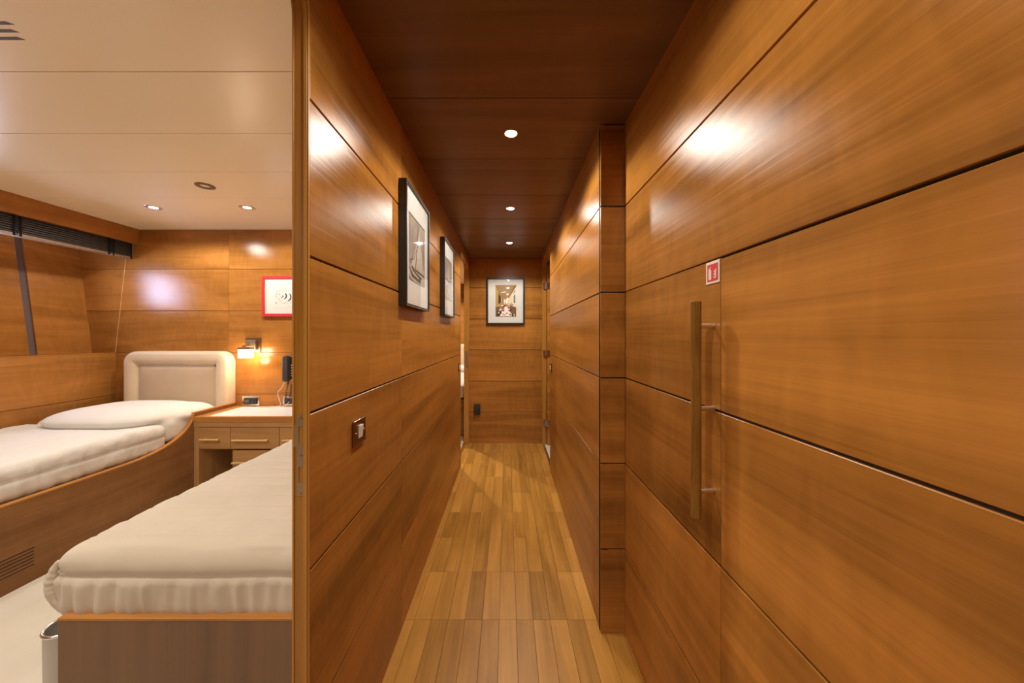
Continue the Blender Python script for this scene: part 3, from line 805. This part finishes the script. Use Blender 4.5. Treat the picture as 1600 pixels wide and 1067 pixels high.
# sockets
def socket(x0, x1, y0, y1, label, device):
    s_ = wthing('wall_socket', ((WX(x0)+WX(x1))/2, YF, WZ(y1)), label, 'socket')
    mb = MB(); mb.box(WX(x0), WX(x1), YF-.006, YF, WZ(y1), WZ(y0)); mb.build('plate', [CHROME], s_, bevel=.002)
    mb = MB()
    if device:
        xa, xb2 = WX(383.5), WX(402); mb.box(xa, xb2, YF-.020, YF-.006, WZ(631), WZ(621.5), 0)
        mb.box(xa+.004, xa+.045, YF-.0215, YF-.020, WZ(628.5), WZ(623.5), 1)
        mb.tube([(WX(397.5), YF-.026, WZ(626)), (WX(397.5), YF-.020, WZ(626))], .014, 20, m=0)
        mb.build('control_unit', [SOFTBLK, plain('grey_display', (.12, .12, .11), .2)], s_, bevel=.001)
    else:
        mb.box(WX(x0+3), WX(x1-3), YF-.010, YF-.006, WZ(y1-3), WZ(y0+3)); mb.build('socket_face', [SOFTBLK], s_, bevel=.001)
socket(379, 406, 618.5, 634, 'chrome wall plate with a black control unit, nearer the headboard', True)
socket(442.5, 470, 619, 634, 'chrome wall socket below the telephone', False)

# ------------------------------------------------------------------ framed pictures
def flat(mb, pts, y, m): mb.face([(p[0], y, p[1]) for p in pts], m)
def ell(cx, cz, rx, rz, n=18): return [(cx+rx*math.cos(2*PI*i/n), cz+rz*math.sin(2*PI*i/n)) for i in range(n)]
def stroke(P, w):
    L = []; R_ = []
    for i, p in enumerate(P):
        a = P[max(i-1, 0)]; b = P[min(i+1, len(P)-1)]; dx, dz = b[0]-a[0], b[1]-a[1]; l = math.hypot(dx, dz) or 1
        ww = w*(.35+.65*math.sin(PI*(i+.5)/len(P))); L.append((p[0]-dz/l*ww, p[1]+dx/l*ww)); R_.append((p[0]+dz/l*ww, p[1]-dx/l*ww))
    return L+R_[::-1]
def frame(loc, rz, w, h, dep, face, label, cat, group, fm, pr, mats, print_fn, glass=True, name='framed_photograph', edge=None):
    """local: x right, z up, the picture faces -y; back on the wall at y=0"""
    t = thing(name, loc, label, cat, group, rz)
    mb = MB(); a, b = w/2, h/2
    mb.box(-a, -a+face, -dep, 0, -b, b, 0, .5, 2); mb.box(a-face, a, -dep, 0, -b, b, 0, .5, 2)
    mb.box(-a+face, a-face, -dep, 0, b-face, b, 0, .5, 0); mb.box(-a+face, a-face, -dep, 0, -b, -b+face, 0, .5, 0)
    if edge:
        e = .0025
        for q in ((-a, -a+e, -b, b), (a-e, a, -b, b), (-a+e, a-e, b-e, b), (-a+e, a-e, -b, -b+e)):
            mb.box(q[0], q[1], -dep-.0008, -dep, q[2], q[3], 1)
    mb.build('frame', [fm]+([edge] if edge else []), t, bevel=.0008, seg=1)
    mb = MB(); x0, x1, z0, z1 = pr; f = -dep+.008
    mb.box(-a+face, x0, f, f+.003, -b+face, b-face); mb.box(x1, a-face, f, f+.003, -b+face, b-face)
    mb.box(x0, x1, f, f+.003, z1, b-face); mb.box(x0, x1, f, f+.003, -b+face, z0)
    mb.build('mat_board', [MAT], t)
    mb = MB(); print_fn(mb, x0, x1, z0, z1, f+.0028); mb.build('print', mats, t, fix=False)
    if glass:
        mb = MB(); mb.face([(-a+face, -dep+.003, -b+face), (a-face, -dep+.003, -b+face), (a-face, -dep+.003, b-face), (-a+face, -dep+.003, b-face)])
        mb.build('glass', [GLASS], t, fix=False)
    return t
def sepia(name, a, b, sc):
    m, nt, bs = new_mat(name); tc = N(nt, 'ShaderNodeTexCoord'); no = N(nt, 'ShaderNodeTexNoise')
    no.inputs['Scale'].default_value = sc; no.inputs['Detail'].default_value = 5
    cr_ = N(nt, 'ShaderNodeValToRGB'); cr_.color_ramp.elements[0].position = .35; cr_.color_ramp.elements[1].position = .65
    cr_.color_ramp.elements[0].color = (*a, 1); cr_.color_ramp.elements[1].color = (*b, 1)
    nt.links.new(tc.outputs['Object'], no.inputs[0]); nt.links.new(no.outputs[0], cr_.inputs[0]); nt.links.new(cr_.outputs[0], bs.inputs['Base Color'])
    bs.inputs['Roughness'].default_value = .6
    return m
SKY = sepia('sepia_sky', (.20, .14, .09), (.42, .33, .24), 5); SAIL = sepia('sepia_sail', (.46, .37, .28), (.58, .49, .39), 9)
INK = plain('sepia_ink', (.11, .075, .05), .6); SEA = sepia('sepia_sea', (.30, .25, .20), (.52, .47, .40), 30); SAIL2 = plain('sail_shade', (.27, .20, .14), .6)
FOAM = sepia('pale_water', (.50, .46, .40), (.62, .58, .52), 25)
def sail_print(mb, x0, x1, z0, z1, y):
    W, H = x1-x0, z1-z0; u = lambda a, b: (x0+W*a, z0+H*b)
    e = .0004
    flat(mb, [u(0, 0), u(1, 0), u(1, 1), u(0, 1)], y, 0)
    flat(mb, [u(0, 0), u(1, 0), u(1, .17), u(0, .20)], y-e, 3)
    flat(mb, [u(.42, .22), u(.97, .20), u(.80, .55), u(.62, .93)], y-2*e, 1)     # main sail
    flat(mb, [u(.84, .22), u(1, .21), u(1, .80), u(.90, .55)], y-1.5*e, 4)
    flat(mb, [u(.05, .28), u(.40, .22), u(.58, .86), u(.42, .55)], y-1.5*e, 4)   # jib
    flat(mb, [u(.16, .24), u(.38, .21), u(.54, .72)], y-2*e, 1)
    flat(mb, stroke([u(.40, .18), u(.50, .55), u(.60, .97)], .004), y-3*e, 2)
    flat(mb, stroke([u(.12, .32), u(.30, .36), u(.55, .62)], .0025), y-3*e, 2)
    flat(mb, stroke([u(.40, .215), u(.70, .205), u(.98, .20)], .004), y-3*e, 2)
    flat(mb, [u(.10, .15), u(.20, .08), u(.72, .05), u(.80, .14), u(.45, .17), u(.16, .19)], y-4*e, 2)  # hull
    flat(mb, stroke([u(.02, .23), u(.25, .14), u(.6, .10)], .006), y-5*e, 1)
    for (a, b, r) in ((.30, .20, .022), (.38, .18, .018), (.22, .22, .016)): flat(mb, ell(*u(a, b), W*r*1.4, H*r*1.4, 12), y-5*e, 2)
    flat(mb, stroke([u(.02, .06), u(.3, .03), u(.8, .02)], .006), y-5*e, 3)
def horizon_print(mb, x0, x1, z0, z1, y):
    W, H = x1-x0, z1-z0; u = lambda a, b: (x0+W*a, z0+H*b); e = .0004
    flat(mb, [u(0, .49), u(1, .49), u(1, 1), u(0, 1)], y, 0)
    flat(mb, [u(0, 0), u(1, 0), u(1, .49), u(0, .49)], y, 5)
    flat(mb, [u(0, .86), u(1, .80), u(1, 1), u(0, 1)], y-e, 4)
    flat(mb, [u(.36, .51), u(.74, .51), u(.62, .90), u(.55, .90)], y-e, 1)
    flat(mb, [u(.05, .50), u(.34, .50), u(.36, .78)], y-e, 1)
    flat(mb, stroke([u(0, .49), u(.5, .485), u(1, .49)], .003), y-2*e, 2)
    flat(mb, stroke([u(.30, .50), u(.55, .47), u(.80, .50)], .006), y-2*e, 2)
    for k in range(6): flat(mb, stroke([u(.06+.05*k, .40-.06*k), u(.5, .38-.06*k), u(.92-.03*k, .41-.06*k)], .002), y-2*e, 3)
    flat(mb, [u(0, 0), u(1, 0), u(1, .05), u(0, .12)], y-2*e, 3)
PM = [SKY, SAIL, INK, SEA, SAIL2, FOAM]
ang = PI/2-math.atan(.0045)
fy = (1.427+1.837)/2
frame((XL(fy)+.001, fy, z_(.388)), ang, .410, .526, .033, .011, 'black-framed sepia photograph of a sailing boat, nearer of the pair on the left wall', 'picture', None,
      BLACKF, (-.150, .135, -.148, .147), PM, sail_print, edge=GREYR)
fy = (2.29+2.697)/2
frame((XL(fy)+.001, fy, z_(.395)), ang, .407, .522, .031, .011, 'black-framed pale sepia seascape photograph, farther of the pair on the left wall', 'picture', None,
      BLACKF, (-.147, .125, -.147, .147), PM, horizon_print, edge=GREYR)
# colour photograph on the end wall: a long dining room
def srgbm(n, *c): return plain(n, srgb(*c), .6)
CM = [srgbm('ph_brown', 120, 84, 46), srgbm('ph_ceiling', 158, 122, 78), srgbm('ph_yellow', 190, 150, 70), srgbm('ph_cream', 226, 208, 170),
      srgbm('ph_white', 245, 238, 225), srgbm('ph_red', 190, 50, 48), srgbm('ph_dark', 52, 36, 26), srgbm('ph_grey', 120, 118, 112), srgbm('ph_tan', 196, 152, 104), srgbm('ph_pink', 214, 150, 138)]
def room_print(mb, x0, x1, z0, z1, y):
    W, H = x1-x0, z1-z0; u = lambda a, b: (x0+W*a, z0+H*b); e = .0003
    R_ = random.Random(11)
    flat(mb, [u(0, 0), u(1, 0), u(1, 1), u(0, 1)], y, 0)
    flat(mb, [u(0, 1), u(.36, .56), u(.62, .56), u(.92, 1)], y-e, 1)
    flat(mb, [u(0, .98), u(.34, .55), u(.34, .36), u(0, .30)], y-e, 2)
    flat(mb, [u(.62, .56), u(1, .96), u(1, .30), u(.62, .36)], y-e, 3)
    flat(mb, [u(.36, .56), u(.62, .56), u(.62, .34), u(.36, .34)], y-2*e, 8)
    flat(mb, [u(.42, .55), u(.58, .55), u(.58, .42), u(.42, .42)], y-3*e, 4)
    flat(mb, [u(.46, .56), u(.48, .56), u(.48, .42), u(.46, .42)], y-4*e, 6)
    flat(mb, [u(.14, .76), u(.26, .62), u(.26, .44), u(.14, .40)], y-2*e, 6)
    flat(mb, [u(.28, .64), u(.32, .60), u(.32, .42), u(.28, .42)], y-2*e, 8)
    flat(mb, [u(.84, .72), u(.98, .90), u(.98, .40), u(.84, .42)], y-2*e, 4)
    flat(mb, [u(.87, .66), u(.96, .74), u(.96, .42), u(.87, .44)], y-3*e, 7)
    flat(mb, [u(.87, .76), u(.96, .87), u(.96, .80), u(.87, .70)], y-3*e, 7)
    flat(mb, [u(0, .0), u(1, 0), u(.66, .34), u(.34, .34)], y-2*e, 0)
    for (a, b, r, q) in ((.60, .90, .07, .022), (.58, .70, .05, .022), (.58, .56, .035, .02)): flat(mb, ell(*u(a, b), W*r, H*q), y-4*e, 4)
    flat(mb, [u(.26, .75), u(.48, .77), u(.47, .80), u(.27, .77)], y-4*e, 4)
    flat(mb, [u(.20, .02), u(.82, .02), u(.62, .32), u(.42, .32)], y-4*e, 4)
    for i in range(60):
        b = R_.uniform(.03, .44); sd = R_.choice((-1, 1)); k = 1-b; a = .5+sd*R_.uniform(.10, .50)*k
        s_ = .035*k; flat(mb, ell(*u(min(max(a, .04), .96), b), W*s_*R_.uniform(.8, 2), H*s_*R_.uniform(.4, 1.4), 8), y-(5+i*.05)*e, R_.choice((6, 3, 8, 7, 4, 6, 0)))
    for (a, b) in ((.34, .28), (.66, .20), (.38, .19), (.72, .28), (.55, .11), (.46, .36), (.74, .33)): flat(mb, ell(*u(a, b), W*.06, H*.02, 10), y-9*e, 5)
    for (a, b) in ((.5, .30), (.5, .22), (.48, .12), (.42, .06)): flat(mb, ell(*u(a, b), W*.09, H*.018, 12), y-8.5*e, 4 if b > .1 else 9)
cx = (-.2316+.202)/2
frame((cx, YE-.001, z_(.395)), 0, .434, .535, .03, .017, 'black-framed colour photograph of a dining room on the corridor end wall', 'picture', None,
      BLACKF, (-.116, .122, -.180, .184), CM, room_print)
# red framed fish drawing
FM = [plain('art_paper', srgb(228, 222, 212), .7), plain('ink_grey', (.30, .30, .30), .7), plain('ink_black', (.04, .04, .045), .7), plain('orange_seal', (.72, .36, .18), .7), plain('rule_line', (.56, .53, .49), .7)]
def fish_print(mb, x0, x1, z0, z1, y):
    e = .0004; flat(mb, [(x0, z0), (x1, z0), (x1, z1), (x0, z1)], y, 0)
    P = lambda xx, yy: (((xx/11.857+400)-792)*2.955/540+2.10-.25, (524-(yy/11.857+420))*2.955/540-.3355)
    fx = lambda a: a
    for zz in (P(0, 292)[1], P(0, 318)[1], P(0, 700)[1], P(0, 728)[1]): flat(mb, [(x0+.06, zz-.0006), (x1-.06, zz-.0006), (x1-.06, zz+.0006), (x0+.06, zz+.0006)], y-e, 4)
    def S(L, w, m): flat(mb, stroke([P(*q) for q in L], w), y-2*e, m)
    S([(322, 512), (345, 460), (400, 400), (480, 365), (580, 352), (700, 372), (800, 430)], .0009, 1)
    S([(330, 515), (370, 530), (420, 570), (440, 610), (500, 640), (620, 635), (720, 600), (800, 520)], .0009, 1)
    S([(360, 470), (390, 430), (470, 395), (560, 392), (640, 400)], .0011, 1)
    S([(370, 530), (365, 480), (385, 430)], .0012, 1)
    S([(410, 600), (405, 560), (450, 540), (440, 590)], .0011, 1)
    S([(500, 640), (540, 610), (600, 600), (660, 570)], .0011, 1)
    S([(800, 430), (860, 380), (870, 480), (860, 580), (800, 520)], .0009, 1)
    flat(mb, ell(*P(330, 512), .003, .0025), y-3*e, 1); flat(mb, ell(*P(421, 470), .004, .0055), y-3*e, 2)
    S([(452, 530), (480, 515), (482, 485)], .0040, 2)
    S([(508, 560), (545, 520), (545, 480), (522, 450)], .0062, 2)
    S([(575, 592), (620, 560), (630, 500), (605, 455)], .0062, 2)
    S([(660, 580), (700, 540), (705, 490), (680, 450)], .0055, 2)
    flat(mb, ell(*P(355, 630), .006, .008), y-3*e, 3)
frame((-2.10+.25, YF-.001, z_(.3355)), 0, .50, .345, .022, .023, 'red-framed ink drawing of a striped fish, partly hidden by the door jamb', 'picture', None,
      RED, (-.215, .215, -.138, .138), FM, fish_print, name='framed_drawing')

# ------------------------------------------------------------------ switches, sign, cover plate
def switch(loc, rz, w, h, label, big=True):
    t = thing('light_switch', loc, label, 'light switch', 'light switches beside the doorways', rz)
    mb = MB(); mb.box(-w/2, w/2, -.008, 0, -h/2, h/2); p = mb.build('plate', [BRONZE], t, bevel=.003, seg=3, smooth=True, autosmooth=60)
    mb = MB(); mb.hexa([(-.012,-.010,-.018),(.012,-.010,-.018),(.012,-.006,-.018),(-.012,-.006,-.018),(-.010,-.014,.020),(.010,-.014,.020),(.010,-.006,.020),(-.010,-.006,.020)])
    q = mb.build('rocker', [WHITE], t, bevel=.001); q['label'] = 'cream rocker'
    for sx in (-1, 1):
        mb = MB(); mb.tube([(sx*w*.35, -.0095, 0), (sx*w*.35, -.007, 0)], .0032, 12, g=1); mb.build('screw', [CHROME], t, smooth=True, autosmooth=30)
BRONZE = plain('polished_bronze', (.34, .24, .17), .2, 1)
switch((XL(1.02)+.0005, .8815+.158, z_(-.288)), ang, .080, .075, 'bronze light switch with cream rocker on the near left wall')
switch((XL(3.16)+.0005, 3.15, z_(-.29)), ang, .075, .072, 'tiny distant light switch on the left wall beside the far doorway')
switch((XRF(3.10)-.0005, 3.10, z_(-.29)), -PI/2-.0035, .075, .072, 'tiny distant light switch on the right wall beside the far doorway')
# extinguisher sign
sg = thing('fire_extinguisher_sign', (XRN(.83)-.0005, .8305, z_(.1515)), 'small red and white fire extinguisher sign on the right wall above the bar handle', 'sign', None, -PI/2+.005)
mb = MB(); h = .0265
mb.box(-h, h, -.0012, 0, -h, h, 0); e = .0004
flat(mb, [(-h+.0055, -h+.0055), (h-.0045, -h+.0055), (h-.0045, h-.0065), (-h+.0055, h-.0065)][::1], -.0012-e, 1)
# in the local frame x points towards the camera side of the wall: the extinguisher is on the far (left) half
ex = -.0095
body = [(ex-.0055, -.017), (ex+.0055, -.017), (ex+.0055, .004), (ex+.004, .0075), (ex-.004, .0075), (ex-.0055, .004)]
flat(mb, body, -.0012-2*e, 0)
flat(mb, [(ex-.0015, .0075), (ex+.0015, .0075), (ex+.0015, .011), (ex-.0015, .011)], -.0012-2*e, 0)
flat(mb, [(ex-.007, .0085), (ex-.001, .0125), (ex+.005, .0135), (ex+.005, .0115), (ex-.001, .0105), (ex-.006, .0065)], -.0012-2*e, 0)
for (fx0, fz0) in ((.0120, -.012), (.0115, -.0045), (.0125, .002)):
    flat(mb, stroke([(fx0-.006, fz0+.0015), (fx0-.003, fz0-.0025), (fx0+.001, fz0-.001), (fx0+.0035, fz0+.0035)], .0020), -.0012-2*e, 0)
    flat(mb, stroke([(fx0-.001, fz0+.004), (fx0+.001, fz0+.001), (fx0+.003, fz0+.005)], .0014), -.0012-2*e, 0)
sgm = mb.build('sign_plate', [SIGNW, SIGNR], sg, fix=False)
# black cover on the end wall
cp = wthing('socket_cover', (-.342, YE, z_(-.916)), 'small black socket cover low on the corridor end wall', 'socket')
mb = MB(); mb.box(-.377, -.307, YE-.03, YE, z_(-.916), z_(-.791)); mb.build('cover', [BLACK], cp, bevel=.006, seg=3)
mb = MB(); mb.box(-.372, -.312, YE-.033, YE-.0295, z_(-.86), z_(-.797)); mb.build('flap', [SOFTBLK], cp, bevel=.0015)

# ceiling vent over the cabin: dark strips stand in for the shade inside its slots
vt = wthing('air_vent', (-1.6, 1.035, CEILC), 'row of three ventilation slots in the cabin ceiling, their inner shade drawn as strips', 'vent')
for (yy, xe) in ((1.010, -1.446), (1.036, -1.468), (1.0625, -1.487)):
    mb = MB(); P = [(-1.95, yy-.0052), (xe-.012, yy-.0052), (xe, yy+.0052), (-1.95, yy+.0052)]
    mb.prism(P, 2, CEILC-.0007, CEILC+.003); mb.build('slot', [plain('vent_shade', (.10, .06, .03), .6)], vt)

# ------------------------------------------------------------------ lights
def spot(name, loc, power, size=152, blend=.3, col=(1, .955, .86), rad=.022, parent=None):
    l = bpy.data.lights.new(name, 'SPOT'); l.energy = power; l.spot_size = math.radians(size); l.spot_blend = blend
    l.color = col; l.shadow_soft_size = rad
    o = bpy.data.objects.new(name, l); C.objects.link(o); o.location = loc
    if parent: o.parent = parent; o.location = Vector(loc)-Vector(parent['org'])
    return o
def downlight(x, y, zc, r, rl, ringm, label, power, lit=True, group=None, proud=.004, **kw):
    t = wthing('downlight', (x, y, zc), label, 'ceiling light', group)
    mb = MB(); mb.lathe((x, y, zc), [(r, .0005), (r, -proud*.5), (r*.96, -proud), (rl*1.15, -proud), (rl, -proud*.3), (rl, .0)], 36)
    mb.build('trim_ring', [ringm], t, smooth=True, autosmooth=40)
    mb = MB(); mb.lathe((x, y, zc), [(rl, -.0006), (rl*.5, -.0012), (0, -.0014)], 28); mb.build('lens', [LENS if lit else FROST], t, smooth=True)
    if lit: spot('lamp', (x, y, zc-.012), power, parent=t, **kw)
PC = 20
names = ['lit ceiling spotlight nearest the camera in the corridor', 'lit ceiling spotlight in the middle of the corridor', 'lit ceiling spotlight nearest the corridor end wall']
for i, yy in enumerate((1.516, 2.411, 3.306)):
    downlight(.018 if i == 0 else .024, yy, CEIL, .031, .025, CHROME, names[i], PC*(1, 1.05, 1.45)[i], group='corridor ceiling spotlights')
for yy in (.62, -.30, -1.2):
    downlight(.018, yy, CEIL, .031, .025, CHROME, 'corridor ceiling spotlight behind the camera', PC*.55, group='corridor spotlights behind the camera')
PK = 23
downlight(-2.52, 2.465, CEILC, .050, .024, STEEL, 'lit cabin ceiling spotlight nearer the pelmet and blinds', PK, group='cabin ceiling spotlights', size=164)
downlight(-1.853, 2.465, CEILC, .050, .024, STEEL, 'lit cabin ceiling spotlight nearer the door jamb', PK, group='cabin ceiling spotlights', size=164)
downlight(-1.843, 2.111, CEILC, .051, .024, plain('brown_wood_ring', (.17, .075, .025), .4), 'unlit bronze-ringed fitting in the cabin ceiling', 0, lit=False)
for (xx, yy) in ((-2.10, .8), (-1.25, .8), (-2.10, -.7), (-1.25, -.7)):  # added unseen spotlights, placed to light the cabin but keep the hull dim
    downlight(xx, yy, CEILC, .050, .024, STEEL, 'added cabin ceiling spotlight outside the picture', PK*1.25, group='added cabin spotlights outside the picture', size=142)
downlight(-1.3, 5.0, CEILC, .05, .024, STEEL, 'unseen ceiling spotlight in the far cabin', 120, size=160)  # unseen lamp, strength raised to brighten the view through the doorway
downlight(1.2, 3.5, CEIL, .05, .024, STEEL, 'ceiling spotlight in the room on the right', 14, size=160)
# sconce glow
l = bpy.data.lights.new('lamp', 'POINT'); l.energy = 1.5; l.color = (1, .70, .46); l.shadow_soft_size = .03
o = bpy.data.objects.new('lamp', l); C.objects.link(o); o.parent = sc; o.location = Vector((gx, gy-.0, z_(gz-.075)))-Vector(sc['org'])
# daylight through the hull window
l = bpy.data.lights.new('window_daylight', 'AREA'); l.shape = 'RECTANGLE'; l.size = .32; l.size_y = .32; l.energy = 13; l.color = (.60, .66, 1)
o = bpy.data.objects.new('window_daylight', l); C.objects.link(o); o.parent = win
o.location = (slope(.48)-.05, 2.26, z_(.48)); o.rotation_euler = (0, -PI/2-.13, 0)
w = bpy.data.worlds.new('World'); S.world = w; w.use_nodes = True
w.node_tree.nodes['Background'].inputs[0].default_value = (.6, .7, .9, 1); w.node_tree.nodes['Background'].inputs[1].default_value = .5

for ob in bpy.data.objects:
    if 'org' in ob.keys(): del ob['org']
# ------------------------------------------------------------------ camera
cd = bpy.data.cameras.new('Camera'); cd.sensor_width = 36; cd.sensor_fit = 'HORIZONTAL'; cd.lens = 540*36/1600
cd.shift_x = 8/1600; cd.shift_y = -9.5/1600; cd.clip_start = .01
co = bpy.data.objects.new('Camera', cd); C.objects.link(co); co.location = (0, 0, CAM); co.rotation_euler = (PI/2, 0, 0)
S.camera = co
S.view_settings.view_transform = 'Standard'; S.view_settings.look = 'None'; S.view_settings.gamma = 1; S.view_settings.use_curve_mapping = False
S.view_settings.exposure = .25
